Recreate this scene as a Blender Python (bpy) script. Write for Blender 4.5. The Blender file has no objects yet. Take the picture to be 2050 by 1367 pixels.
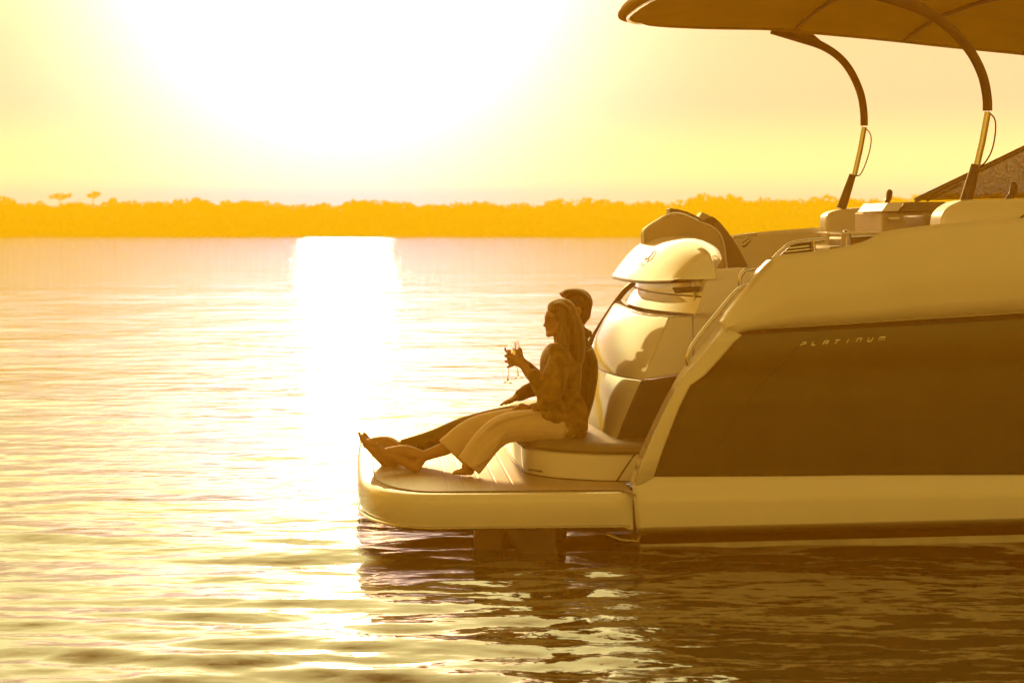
import bpy, math, random
import numpy as np
from mathutils import Vector
C = bpy.context.scene.collection
R = math.radians
rnd = random.Random(7)

# ------------------------------------------------------------------ camera
W0, H0, F, CAMH, HOR = 2050, 1367, 4080.0, 1.963, 445.0
PITCH = math.atan((H0/2-HOR)/F)
cd = bpy.data.cameras.new('camera'); cam = bpy.data.objects.new('camera', cd); C.objects.link(cam)
cam.location = (0, 0, CAMH); cam.rotation_euler = (R(90)-PITCH, 0, 0)
cd.sensor_width = 36; cd.lens = 36*F/W0; cd.clip_start = .1; cd.clip_end = 20000
cd.dof.use_dof = True; cd.dof.focus_distance = 12.6; cd.dof.aperture_fstop = 4.0
bpy.context.scene.camera = cam
sc = bpy.context.scene
sc.view_settings.view_transform = 'Standard'; sc.view_settings.look = 'None'
sc.view_settings.exposure = 0.5; sc.view_settings.gamma = 1
sc.cycles.use_denoising = True
sc.cycles.max_bounces = 8; sc.cycles.volume_bounces = 1
sc.cycles.sample_clamp_indirect = 12

# ------------------------------------------------------------------ sky and sun
SKY_BACK, SKY_SUN, SKY_LOBE, SKY_UP, SKY_BAND = (3.6, 1.38, .15), (7.5, 4.95, 2.05), (80, 26, 15), 2.1, (36, 8.0, .1)
SUN_AZ, SUN_EL = R(-4.7), R(8.5)          # left of the view axis, above the frame
sdir = Vector((math.sin(SUN_AZ)*math.cos(SUN_EL), math.cos(SUN_AZ)*math.cos(SUN_EL), math.sin(SUN_EL)))
wd = bpy.data.worlds.new('World'); sc.world = wd; wd.use_nodes = True
nt = wd.node_tree; nt.nodes.clear()
def N(t, **k):
    n = nt.nodes.new(t)
    for a, b in k.items(): setattr(n, a, b)
    return n
out = N('ShaderNodeOutputWorld'); bg = N('ShaderNodeBackground'); nt.links.new(bg.outputs[0], out.inputs[0])
sky = N('ShaderNodeTexSky'); sky.sky_type = 'NISHITA'; sky.sun_disc = False
sky.sun_elevation = SUN_EL; sky.sun_rotation = SUN_AZ
sky.air_density = 1.0; sky.dust_density = 3.0; sky.ozone_density = 1.0
tc = N('ShaderNodeTexCoord'); nrm = N('ShaderNodeVectorMath', operation='NORMALIZE'); nt.links.new(tc.outputs['Generated'], nrm.inputs[0])
dt = N('ShaderNodeVectorMath', operation='DOT_PRODUCT'); nt.links.new(nrm.outputs[0], dt.inputs[0]); dt.inputs[1].default_value = sdir
mx = N('ShaderNodeMath', operation='MAXIMUM'); nt.links.new(dt.outputs['Value'], mx.inputs[0]); mx.inputs[1].default_value = 0
# deep amber dusk sky all round; on the sun's side a pale, flat, hazy glow that brightens upwards and round the sun
tint = N('ShaderNodeVectorMath', operation='MULTIPLY'); nt.links.new(sky.outputs[0], tint.inputs[0]); tint.inputs[1].default_value = SKY_BACK
sep = N('ShaderNodeSeparateXYZ'); nt.links.new(nrm.outputs[0], sep.inputs[0])
up = N('ShaderNodeMapRange', interpolation_type='SMOOTHSTEP'); nt.links.new(sep.outputs[2], up.inputs[0])
for k_, v_ in ((1, .1), (2, .22), (3, 1), (4, SKY_UP)): up.inputs[k_].default_value = v_
glow = N('ShaderNodeVectorMath', operation='SCALE'); glow.inputs[0].default_value = SKY_SUN; nt.links.new(up.outputs[0], glow.inputs['Scale'])
lo = N('ShaderNodeMapRange', interpolation_type='SMOOTHSTEP'); nt.links.new(sep.outputs[2], lo.inputs[0])   # deeper gold band along the horizon
for k_, v_ in ((1, .0), (2, .062), (3, 1), (4, 0)): lo.inputs[k_].default_value = v_
band = N('ShaderNodeVectorMath', operation='SCALE'); band.inputs[0].default_value = SKY_BAND; nt.links.new(lo.outputs[0], band.inputs['Scale'])
gb = N('ShaderNodeVectorMath', operation='ADD'); nt.links.new(glow.outputs[0], gb.inputs[0]); nt.links.new(band.outputs[0], gb.inputs[1]); glow = gb
hi = N('ShaderNodeMapRange', interpolation_type='SMOOTHSTEP'); nt.links.new(sep.outputs[2], hi.inputs[0])   # paler, brighter air higher up
for k_, v_ in ((1, .085), (2, .22), (3, 0), (4, 1)): hi.inputs[k_].default_value = v_
hb = N('ShaderNodeVectorMath', operation='SCALE'); hb.inputs[0].default_value = (9, 7.6, 1.9); nt.links.new(hi.outputs[0], hb.inputs['Scale'])
gc = N('ShaderNodeVectorMath', operation='ADD'); nt.links.new(glow.outputs[0], gc.inputs[0]); nt.links.new(hb.outputs[0], gc.inputs[1]); glow = gc
p = N('ShaderNodeMath', operation='POWER'); nt.links.new(mx.outputs[0], p.inputs[0]); p.inputs[1].default_value = 210
lobe = N('ShaderNodeVectorMath', operation='SCALE'); lobe.inputs[0].default_value = SKY_LOBE; nt.links.new(p.outputs[0], lobe.inputs['Scale'])
ga = N('ShaderNodeVectorMath', operation='ADD'); nt.links.new(glow.outputs[0], ga.inputs[0]); nt.links.new(lobe.outputs[0], ga.inputs[1])
fr = N('ShaderNodeMapRange', interpolation_type='SMOOTHSTEP'); nt.links.new(dt.outputs['Value'], fr.inputs[0])
for k_, v_ in ((1, .7), (2, .95), (3, 0), (4, 1)): fr.inputs[k_].default_value = v_
tmix = N('ShaderNodeMix', data_type='VECTOR'); nt.links.new(fr.outputs[0], tmix.inputs[0])
nt.links.new(tint.outputs[0], tmix.inputs[4]); nt.links.new(ga.outputs[0], tmix.inputs[5])
acc = tmix.outputs[1]
nt.links.new(acc, bg.inputs[0]); bg.inputs[1].default_value = 0.12
sl = bpy.data.lights.new('sun', 'SUN'); sl.energy = 2.0; sl.angle = R(2.2); sl.color = (1, .4, .1)
so = bpy.data.objects.new('sun', sl); C.objects.link(so)
so.rotation_euler = sdir.to_track_quat('Z', 'Y').to_euler(); so.location = (-20, 60, 40)

# ------------------------------------------------------------------ helpers
PSI = R(4.0)                              # the yacht's bow points a little away from the camera
OX, OY = (1268-1025)/F*12.0, 12.0
cp, sp = math.cos(PSI), math.sin(PSI)
cpi, spi = math.cos(PITCH), math.sin(PITCH)
def P(px, py, yb):
    """photo pixel -> yacht coordinates (x forward, y away from us, z up) on the lateral plane y = yb"""
    u, v = (px-W0/2)/F, (py-H0/2)/F
    d = (u, cpi - v*spi, -spi - v*cpi)
    t = (yb - ((0-OX)*-sp + (0-OY)*cp)) / (d[0]*-sp + d[1]*cp)
    w = (d[0]*t-OX, d[1]*t-OY)
    return Vector((w[0]*cp+w[1]*sp, yb, CAMH + d[2]*t))
def B2W(p): return Vector((OX+p[0]*cp-p[1]*sp, OY+p[0]*sp+p[1]*cp, p[2]))
def PW(px, py, yb): return B2W(P(px, py, yb))
EXW = Vector((cp, sp, 0)); EYW = Vector((-sp, cp, 0)); EZ = Vector((0, 0, 1))

def smooth(pts, n):
    """Catmull-Rom through pts, n samples evenly spread by length"""
    a = np.array([list(p) for p in pts], float)
    if len(a) == 2:
        return [tuple(a[0]+(a[1]-a[0])*t) for t in np.linspace(0, 1, n)]
    e = np.vstack([2*a[0]-a[1], a, 2*a[-1]-a[-2]]); o = []
    for i in range(len(a)-1):
        p0, p1, p2, p3 = e[i:i+4]
        for t in np.linspace(0, 1, 24, endpoint=False):
            o.append(.5*((2*p1)+(-p0+p2)*t+(2*p0-5*p1+4*p2-p3)*t*t+(-p0+3*p1-3*p2+p3)*t**3))
    o.append(a[-1]); return resamp(o, n)
def resamp(pts, n):
    o = np.array([list(p) for p in pts], float)
    k = min(3, o.shape[1])
    L = np.concatenate([[0], np.cumsum(np.linalg.norm(np.diff(o[:, :k], axis=0), axis=1))])
    t = np.linspace(0, L[-1], n)
    return [tuple(np.interp(x, L, o[:, j]) for j in range(o.shape[1])) for x in t]

class MB:
    def __init__(s): s.v = []; s.f = []
    def grid(s, rows, cu=False, cv=False, flip=False):
        b = len(s.v); m = len(rows); n = len(rows[0])
        for r in rows: s.v += [tuple(p)[:3] for p in r]
        for i in range(m if cu else m-1):
            for j in range(n if cv else n-1):
                i2, j2 = (i+1) % m, (j+1) % n
                q = (b+i*n+j, b+i*n+j2, b+i2*n+j2, b+i2*n+j)
                s.f.append(q[::-1] if flip else q)
        return s
    def ngon(s, pts, flip=False):
        b = len(s.v); s.v += [tuple(p)[:3] for p in pts]
        f = tuple(range(b, b+len(pts))); s.f.append(f[::-1] if flip else f); return s
    def prism(s, poly, d):
        """extrude a planar polygon along vector d, closed"""
        p1 = [Vector(p) for p in poly]; p2 = [p+Vector(d) for p in p1]
        n = len(p1); nv = Vector((0, 0, 0))
        for i in range(n): nv += p1[i].cross(p1[(i+1) % n])
        if nv.dot(Vector(d)) > 0: p1 = p1[::-1]; p2 = p2[::-1]
        b = len(s.v); s.v += [tuple(p) for p in p1+p2]
        s.f.append(tuple(range(b, b+n))); s.f.append(tuple(range(b+2*n-1, b+n-1, -1)))
        for i in range(n): s.f.append((b+i, b+(i+1) % n, b+n+(i+1) % n, b+n+i)[::-1])
        return s
    def box(s, lo, hi):
        x0, y0, z0 = lo; x1, y1, z1 = hi
        return s.prism([(x0, y0, z0), (x1, y0, z0), (x1, y1, z0), (x0, y1, z0)], (0, 0, z1-z0))
    def tube(s, pts, rad, seg=12, lat=None, side=None, cap=True):
        """tube through pts; rad radius (list or number); lat = radius along `side` axis when elliptical"""
        pts = [Vector(p[:3]) for p in pts]; n = len(pts)
        rad = [rad]*n if not hasattr(rad, '__len__') else rad
        lat = rad if lat is None else ([lat]*n if not hasattr(lat, '__len__') else lat)
        ref = Vector(side) if side is not None else None
        rows = []
        for i, p in enumerate(pts):
            d = (pts[min(i+1, n-1)]-pts[max(i-1, 0)]).normalized()
            if ref is None:
                ref = d.cross(Vector((.13, .91, .38))); ref = ref.normalized()
            e2 = ref - d*ref.dot(d)
            e2 = e2.normalized() if e2.length > 1e-6 else d.orthogonal().normalized()
            if side is None: ref = e2
            e1 = d.cross(e2)
            rows.append([p+e1*(rad[i]*math.cos(a))+e2*(lat[i]*math.sin(a)) for a in [k*2*math.pi/seg for k in range(seg)]])
        s.grid(rows, cv=True)
        if cap: s.ngon(rows[0]); s.ngon(rows[-1], True)
        return s
    def limb(s, pts, rad, seg=14, lat=None, side=None, k=5):
        """smooth tapered tube with rounded ends"""
        n = len(pts); lat = lat or rad
        q = smooth([tuple(p)[:3]+(rad[i], lat[i]) for i, p in enumerate(pts)], (n-1)*k+1)
        s.tube([p[:3] for p in q], [p[3] for p in q], seg, [p[4] for p in q], side)
        s.ball(q[0][:3], (q[0][3]*.98,)*3, 10); s.ball(q[-1][:3], (q[-1][3]*.98,)*3, 10); return s
    def ball(s, c, r, seg=16, axes=None):
        c = Vector(c[:3]); ax = axes or (Vector((1, 0, 0)), Vector((0, 1, 0)), Vector((0, 0, 1)))
        rows = []
        for i in range(seg//2+1):
            t = math.pi*i/(seg//2); t = min(max(t, .02), math.pi-.02)
            rows.append([c+ax[0]*(r[0]*math.sin(t)*math.cos(a))+ax[1]*(r[1]*math.sin(t)*math.sin(a))+ax[2]*(r[2]*math.cos(t)) for a in [k*2*math.pi/seg for k in range(seg)]])
        s.grid(rows, cv=True, flip=True); s.ngon(rows[0]); s.ngon(rows[-1], True); return s
    def lathe(s, c, axis, prof, seg=28):
        c = Vector(c); d = Vector(axis).normalized(); e1 = d.orthogonal().normalized(); e2 = d.cross(e1)
        rows = [[c+d*h+e1*(r*math.cos(a))+e2*(r*math.sin(a)) for a in [k*2*math.pi/seg for k in range(seg)]] for r, h in prof]
        s.grid(rows, cv=True); return s
    def build(s, name, mat, parent=None, flat=False, solid=0, bevel=0, remesh=0, sub=0, off=None, seg=2, relax=4, ang=40, soff=-1):
        me = bpy.data.meshes.new(name)
        vs = s.v if off is None else [(v[0]-off[0], v[1]-off[1], v[2]-off[2]) for v in s.v]
        me.from_pydata(vs, [], s.f); me.validate(); me.update()
        me.materials.append(mat)
        o = bpy.data.objects.new(name, me); C.objects.link(o)
        if parent: o.parent = parent
        if not flat: me.polygons.foreach_set('use_smooth', [True]*len(me.polygons))
        if not flat and not remesh: 
            try: me.set_sharp_from_angle(angle=R(ang))
            except Exception: pass
        if solid:
            m = o.modifiers.new('solid', 'SOLIDIFY'); m.thickness = solid; m.offset = soff
        if remesh:
            m = o.modifiers.new('remesh', 'REMESH'); m.mode = 'VOXEL'; m.voxel_size = remesh; m.use_smooth_shade = True
            m = o.modifiers.new('relax', 'SMOOTH'); m.iterations = relax; m.factor = .5
        if bevel:
            m = o.modifiers.new('bevel', 'BEVEL'); m.width = bevel; m.segments = seg; m.limit_method = 'ANGLE'; m.angle_limit = R(35)
        if sub:
            m = o.modifiers.new('sub', 'SUBSURF'); m.levels = sub; m.render_levels = sub
        return o
def empty(name, loc=(0, 0, 0), rz=0):
    o = bpy.data.objects.new(name, None); C.objects.link(o); o.location = loc; o.rotation_euler = (0, 0, rz); o.empty_display_size = .2; return o
def tag(o, label=None, cat=None, group=None, kind=None):
    if label: o['label'] = label
    if cat: o['category'] = cat
    if group: o['group'] = group
    if kind: o['kind'] = kind
    return o

# ------------------------------------------------------------------ materials
def mat(name, col, rough=.5, metal=0, spec=.5, coat=0, noise=0, nscale=8, bump=0, bscale=60, trans=0, col2=None, stretch=None, sheen=0):
    m = bpy.data.materials.new(name); m.use_nodes = True; t = m.node_tree; b = t.nodes['Principled BSDF']
    b.inputs['Base Color'].default_value = (*col, 1); b.inputs['Roughness'].default_value = rough
    b.inputs['Metallic'].default_value = metal; b.inputs['Specular IOR Level'].default_value = spec
    b.inputs['Sheen Weight'].default_value = sheen; b.inputs['Sheen Roughness'].default_value = .4; b.inputs['Sheen Tint'].default_value = (1, .85, .6, 1)
    b.inputs['Coat Weight'].default_value = coat; b.inputs['Coat Roughness'].default_value = .03
    tcn = t.nodes.new('ShaderNodeTexCoord'); src = tcn.outputs['Object']
    if stretch:
        mp = t.nodes.new('ShaderNodeMapping'); mp.inputs['Scale'].default_value = stretch; t.links.new(src, mp.inputs[0]); src = mp.outputs[0]
    if noise or col2:
        n = t.nodes.new('ShaderNodeTexNoise'); n.inputs['Scale'].default_value = nscale; n.inputs['Detail'].default_value = 5; t.links.new(src, n.inputs['Vector'])
        r = t.nodes.new('ShaderNodeValToRGB'); r.color_ramp.elements[0].position = .35; r.color_ramp.elements[1].position = .65
        c2 = col2 or tuple(min(1, c*(1+noise)) for c in col); c1 = col if col2 else tuple(c*(1-noise) for c in col)
        r.color_ramp.elements[0].color = (*c1, 1); r.color_ramp.elements[1].color = (*c2, 1)
        t.links.new(n.outputs[0], r.inputs[0]); t.links.new(r.outputs[0], b.inputs['Base Color'])
        m2 = t.nodes.new('ShaderNodeMapRange'); m2.inputs[3].default_value = rough*.85; m2.inputs[4].default_value = min(1, rough*1.25)
        t.links.new(n.outputs[0], m2.inputs[0]); t.links.new(m2.outputs[0], b.inputs['Roughness'])
    if bump:
        n = t.nodes.new('ShaderNodeTexNoise'); n.inputs['Scale'].default_value = bscale; n.inputs['Detail'].default_value = 3; t.links.new(src, n.inputs['Vector'])
        bp = t.nodes.new('ShaderNodeBump'); bp.inputs['Strength'].default_value = bump; bp.inputs['Distance'].default_value = .01
        t.links.new(n.outputs[0], bp.inputs['Height']); t.links.new(bp.outputs[0], b.inputs['Normal'])
    if trans:
        o_ = t.nodes['Material Output']; tr = t.nodes.new('ShaderNodeBsdfTranslucent'); tr.inputs[0].default_value = (*(col2 or col), 1)
        ms = t.nodes.new('ShaderNodeMixShader'); ms.inputs[0].default_value = trans
        t.links.new(b.outputs[0], ms.inputs[1]); t.links.new(tr.outputs[0], ms.inputs[2]); t.links.new(ms.outputs[0], o_.inputs[0])
    return m
M = {}
M['gel'] = mat('white_gelcoat', (.80, .78, .76), .09, noise=.02, nscale=3, coat=.5)
M['gel_side'] = mat('white_topsides', (.80, .78, .76), .2, noise=.02, nscale=2)
M['dark'] = mat('dark_gelcoat', (.05, .058, .03), .07, noise=.15, nscale=2)
M['boot'] = mat('boot_paint', (.02, .018, .016), .3, noise=.2)
M['stripe'] = mat('waterline_stripe', (.75, .72, .68), .4, noise=.15, nscale=6)
M['chrome'] = mat('stainless', (.55, .54, .52), .16, metal=1)
M['rubber'] = mat('black_rubber', (.03, .03, .03), .5)
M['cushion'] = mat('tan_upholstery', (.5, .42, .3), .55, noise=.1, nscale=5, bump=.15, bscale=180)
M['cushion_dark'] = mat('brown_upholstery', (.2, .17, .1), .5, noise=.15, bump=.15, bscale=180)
M['canvas'] = mat('canopy_canvas', (.5, .4, .06), .8, noise=.12, nscale=3, bump=.2, bscale=250, trans=.45)
M['sleeve'] = mat('canopy_sleeve', (.1, .07, .04), .7, noise=.2, bump=.2, bscale=150)
M['plastic'] = mat('dark_plastic', (.05, .045, .04), .35)
M['skin'] = mat('skin', (.44, .25, .11), .5, noise=.06, nscale=12)
M['hair'] = mat('brown_hair', (.14, .08, .025), .4, noise=.4, nscale=90, bump=.6, bscale=120, stretch=(1, 1, .12), sheen=.6)
M['hair2'] = mat('fair_hair', (.2, .12, .035), .4, noise=.35, nscale=90, bump=.6, bscale=120, stretch=(1, 1, .12), sheen=.6)
M['blouse'] = mat('patterned_blouse', (.17, .10, .03), .7, col2=(.38, .25, .07), nscale=22, bump=.25, bscale=40, trans=.15, sheen=.6)
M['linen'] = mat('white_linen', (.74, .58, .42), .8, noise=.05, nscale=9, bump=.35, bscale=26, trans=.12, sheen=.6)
M['shirt'] = mat('dark_shirt', (.12, .08, .02), .75, noise=.15, nscale=14, bump=.3, bscale=30, sheen=.6)
M['trouser'] = mat('dark_trousers', (.17, .11, .03), .8, noise=.15, nscale=14, bump=.3, bscale=30, sheen=.6)
M['leg'] = mat('drive_casting', (.04, .035, .03), .35, noise=.3, nscale=10)
# teak-look decking with fine grooves
def deckmat():
    m = mat('deck_planking', (.42, .34, .25), .42, noise=.1, nscale=4)
    t = m.node_tree; b = t.nodes['Principled BSDF']
    tcn = t.nodes.new('ShaderNodeTexCoord'); w = t.nodes.new('ShaderNodeTexWave'); w.bands_direction = 'X'; w.inputs['Scale'].default_value = 3.2
    t.links.new(tcn.outputs['Object'], w.inputs['Vector'])
    bp = t.nodes.new('ShaderNodeBump'); bp.inputs['Strength'].default_value = .25; bp.inputs['Distance'].default_value = .004
    r = t.nodes.new('ShaderNodeValToRGB'); r.color_ramp.elements[0].position = .02; r.color_ramp.elements[1].position = .06
    t.links.new(w.outputs[0], r.inputs[0]); t.links.new(r.outputs[0], bp.inputs['Height']); t.links.new(bp.outputs[0], b.inputs['Normal'])
    return m
M['deck'] = deckmat()
def glassmat(name, col, rough=0.0, ior=1.45):
    m = bpy.data.materials.new(name); m.use_nodes = True; b = m.node_tree.nodes['Principled BSDF']
    b.inputs['Base Color'].default_value = (*col, 1); b.inputs['Roughness'].default_value = rough
    b.inputs['Transmission Weight'].default_value = 1; b.inputs['IOR'].default_value = ior; return m
M['glass'] = glassmat('clear_glass', (1, .98, .95)); M['wine'] = glassmat('sparkling_wine', (1, .72, .3), 0, 1.33)
def tintmat():
    m = bpy.data.materials.new('tinted_windscreen'); m.use_nodes = True; t = m.node_tree; b = t.nodes['Principled BSDF']
    b.inputs['Base Color'].default_value = (.02, .02, .018, 1); b.inputs['Roughness'].default_value = .05
    tr = t.nodes.new('ShaderNodeBsdfTransparent'); tr.inputs[0].default_value = (.6, .55, .45, 1)
    n = t.nodes.new('ShaderNodeTexNoise'); n.inputs['Scale'].default_value = 60; tcn = t.nodes.new('ShaderNodeTexCoord'); t.links.new(tcn.outputs['Object'], n.inputs['Vector'])
    r = t.nodes.new('ShaderNodeMapRange'); r.inputs[1].default_value = .4; r.inputs[2].default_value = .7; r.inputs[3].default_value = .3; r.inputs[4].default_value = .75
    t.links.new(n.outputs[0], r.inputs[0])
    ms = t.nodes.new('ShaderNodeMixShader'); t.links.new(r.outputs[0], ms.inputs[0])
    t.links.new(tr.outputs[0], ms.inputs[1]); t.links.new(b.outputs[0], ms.inputs[2]); t.links.new(ms.outputs[0], t.nodes['Material Output'].inputs[0])
    return m
M['tint'] = tintmat()

# ------------------------------------------------------------------ water
def watermat():
    m = bpy.data.materials.new('sea_water'); m.use_nodes = True; t = m.node_tree; b = t.nodes['Principled BSDF']
    b.inputs['Base Color'].default_value = (.035, .04, .02, 1); b.inputs['Roughness'].default_value = .03; b.inputs['IOR'].default_value = 1.45; b.inputs['Specular Tint'].default_value = (1, .95, .66, 1)
    tcn = t.nodes.new('ShaderNodeTexCoord')
    prev = None
    for (sx, sy, sc_, st, di) in ((.35, 1.0, 2.6, .75, .02), (.55, 1.0, 9, .6, .007), (.8, 1.0, 1.6, 1.0, .05), (.03, .12, 1, .6, .12)):
        mp = t.nodes.new('ShaderNodeMapping'); mp.inputs['Scale'].default_value = (sx, sy, 1); mp.inputs['Rotation'].default_value = (0, 0, .06)
        n = t.nodes.new('ShaderNodeTexNoise'); n.inputs['Scale'].default_value = sc_; n.inputs['Detail'].default_value = 3
        t.links.new(tcn.outputs['Object'], mp.inputs[0]); t.links.new(mp.outputs[0], n.inputs['Vector'])
        bp = t.nodes.new('ShaderNodeBump'); bp.inputs['Strength'].default_value = st; bp.inputs['Distance'].default_value = di
        t.links.new(n.outputs[0], bp.inputs['Height'])
        if prev: t.links.new(prev.outputs[0], bp.inputs['Normal'])
        prev = bp
    t.links.new(prev.outputs[0], b.inputs['Normal']); return m
M['water'] = watermat()
rows = list(np.geomspace(5.0, 90, 620))
ang = np.linspace(-1, 1, 341)
rng = np.random.RandomState(3)
waves = []
for lam, amp, cnt in ((3.0, .006, 5), (1.3, .0040, 7), (.66, .0027, 10), (.42, .0027, 11), (.27, .0016, 12), (.17, .0006, 12)):
    for _ in range(cnt):
        l = lam*rng.uniform(.75, 1.3); th = rng.normal(0, .3) + .05
        waves.append((2*math.pi/l*math.sin(th), 2*math.pi/l*math.cos(th), amp*rng.uniform(.5, 1.2), rng.uniform(0, 6.28)))
Y = np.array(rows)[:, None]; X = ang[None, :]*(Y*.4+4)
Zw = np.zeros_like(X)
for kx, ky, a, ph in waves:
    lam = 2*math.pi/math.hypot(kx, ky)
    Zw += a*np.sin(kx*X+ky*Y+ph)*np.clip((min(lam*70, 88)-Y)/(min(lam*70, 88)*.5), 0, 1)
def pn(x, y, seed):      # smooth random field for calm and ruffled patches
    r_ = np.random.RandomState(seed); o = 0
    for _ in range(7):
        o = o+np.sin(x*r_.normal(0, .55)+y*r_.normal(0, .9)+r_.uniform(0, 6.28))
    return o/7**.5
patch = np.clip(.6+.5*pn(X, Y, 5), .15, 1.5)*np.where(Y < 11.5, 1.45, 1.45-.9*np.clip((Y-11.5)/2.5, 0, 1))
Zw *= patch
wm = MB(); wm.grid([[(X[i, j], Y[i, 0], Zw[i, j]) for j in range(len(ang))] for i in range(len(rows))], flip=True)
b0 = 5.0*.4+4
wm.grid([[(-60, -44, 0), (60, -44, 0)], [(-b0, 5, 0), (b0, 5, 0)]])
wm.grid([[(-420, 372, -.004), (420, 372, -.004)], [(-420, 88, -.004), (420, 88, -.004)]])
water = wm.build('water', M['water'], ang=180); tag(water, kind='structure')

# ------------------------------------------------------------------ far shore
DSH = 286.0
M['leaf'] = mat('mangrove_leaves', (.05, .06, .02), .7, col2=(.1, .11, .04), nscale=.4)
M['bark'] = mat('bark', (.08, .06, .04), .9, noise=.3)
M['mud'] = mat('shore_mud', (.12, .09, .06), .9, noise=.2, nscale=.3)
sh = MB(); xs = np.linspace(-190, 190, 60)
sh.grid([[(x, DSH+1.5*math.sin(x*.12)+yy, zz) for x in xs] for yy, zz in ((-2, -.3), (1, .2), (6, .4), (18, 2.4), (30, 2.8), (80, .6))], flip=True)
tag(sh.build('shore', M['mud']), kind='structure')
def topline(px):       # tree-top height in photo pixels along the far shore
    k = [(-900, 400), (-60, 400), (0, 395), (40, 405), (100, 407), (200, 407), (330, 402), (370, 399), (470, 401), (520, 406), (620, 409), (700, 405), (780, 400), (850, 408), (930, 406), (1060, 407), (1160, 400), (1180, 398), (1230, 404), (1330, 406), (1390, 398), (1410, 390), (1425, 397), (1450, 391), (1500, 398), (1580, 397), (1640, 395), (1760, 398), (1850, 388), (2100, 386), (3000, 390)]
    return float(np.interp(px, [a for a, b in k], [b for a, b in k]))
nr = np.random.RandomState(11)
def crown(V, Fc, cx, cy, cz, rx, rz, n, leaf):
    for _ in range(n):
        d = nr.normal(size=3); d /= np.linalg.norm(d); rr = nr.uniform(.3, 1)**.5
        p = np.array([cx, cy, cz])+d*np.array([rx, rx, rz])*rr
        a = nr.normal(size=3); a /= np.linalg.norm(a); b_ = np.cross(a, nr.normal(size=3)); b_ /= np.linalg.norm(b_)
        s = leaf*nr.uniform(.6, 1.4); k = len(V)
        V.extend([tuple(p-a*s), tuple(p+b_*s*.6), tuple(p+a*s), tuple(p-b_*s*.6)]); Fc.append((k, k+1, k+2, k+3))
fo = MB()
for rowi in range(5):
    yy = DSH+3+rowi*4
    x = -170
    while x < 170:
        px = 1025+x/yy*F
        hgt = CAMH+(HOR-topline(px))*yy/F
        hgt *= (nr.uniform(.84, 1.05) if rowi >= 3 else nr.uniform(.5, .9)*(.8+.07*rowi))
        rx = nr.uniform(.7, 1.9)
        crown(fo.v, fo.f, x, yy+nr.uniform(-1.5, 1.5), hgt-.75, rx, .8, 60, .3)
        crown(fo.v, fo.f, x+nr.uniform(-1, 1), yy+nr.uniform(-1.5, 1.5), hgt*.45, rx*1.2, hgt*.46, 80, .55)
        x += rx*nr.uniform(.6, .9)
forest = fo.build('forest', M['leaf'], flat=True); tag(forest, kind='stuff')
for i, (px, topy, rpx, lab) in enumerate((
        (122, 386, 26, 'wide pale treetop standing above the far tree line at the left'),
        (184, 383, 15, 'thin leaning tree with a small flat crown rising highest above the far tree line'),
        (226, 396, 9, 'smallest lone treetop poking out of the far tree line, right of the thin leaning tree'))):
    yy = DSH+14; x = (px-1025)/F*yy; top = CAMH+(HOR-topy)*yy/F; r = rpx/F*yy
    t = empty('shore_tree', (x, yy, .8)); tag(t, lab, 'tree', 'trees rising above the far tree line')
    b = MB(); lean = .5 if i == 1 else .1
    for dx, dz, rr, nn in ((-.55, -.55, .42, 50), (.5, -.25, .45, 55), (0, -.05, .38, 40), (-.1, -.8, .5, 40)):
        crown(b.v, b.f, dx*r+lean, 0, top-.8+dz*.6-.3, r*rr, .3, nn, .2)
    b.build('crown', M['leaf'], t, flat=True)
    bt = MB().limb([(0, 0, 0), (lean*.3, 0, top*.5), (lean*.9, 0, top-1.3)], [.12, .08, .04])
    for dx in (-.5, .45): bt.limb([(lean*.6, 0, top-2.0), (lean+dx*r*.6, 0, top-1.5), (lean+dx*r, 0, top-1.25)], [.05, .035, .02], 6)
    bt.build('trunk', M['bark'], t)

# ------------------------------------------------------------------ haze volume over the bay, added to imitate veiling lens glare
hm = bpy.data.materials.new('glare_haze'); hm.use_nodes = True; t = hm.node_tree; t.nodes.clear()
ho = t.nodes.new('ShaderNodeOutputMaterial'); pv = t.nodes.new('ShaderNodeVolumePrincipled')
pv.inputs['Color'].default_value = (1, .44, .006, 1); pv.inputs['Absorption Color'].default_value = (1, 1, 1, 1); pv.inputs['Density'].default_value = .0125; pv.inputs['Anisotropy'].default_value = .22
t.links.new(pv.outputs[0], ho.inputs['Volume'])
hz = MB().box((-260, -45, -1.3), (260, 375, 7)).build('haze', hm, flat=True); tag(hz, kind='stuff')

# ================================================================== the yacht
yacht = empty('motor_yacht', (OX, OY, 0), PSI)
tag(yacht, 'white motor yacht with dark hull panel, arched canopy and swim platform, moored on the bay', 'boat')
BOWX = 9.8
def ext(row, ncol=60, yend=2.1, slope=None):
    """a pixel row (px,py,yb) -> yacht points, carried on to the bow beyond the frame"""
    q = [tuple(P(*p)) for p in row]
    a, b = Vector(q[-2]), Vector(q[-1])
    q = resamp(q, ncol)
    s = slope if slope is not None else max(-.02, min(.05, (b.z-a.z)/max(.01, b.x-a.x)))
    for X_ in np.linspace(b.x+.5, BOWX, 14):
        k = max(0, (X_-3)/(BOWX-3))
        q.append((X_, b.y+(yend-b.y)*k**2.5, b.z+s*(X_-b.x)))
    return q
def lerp_rows(r0, r1, n):
    return [[tuple(np.array(a)+(np.array(b)-np.array(a))*t) for a, b in zip(r0, r1)] for t in np.linspace(0, 1, n)]
ZM = 4.2                                   # beam; far side is the mirror image
def mirror(rows): return [[(p[0], ZM-p[1], p[2]) for p in r] for r in rows]

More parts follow.
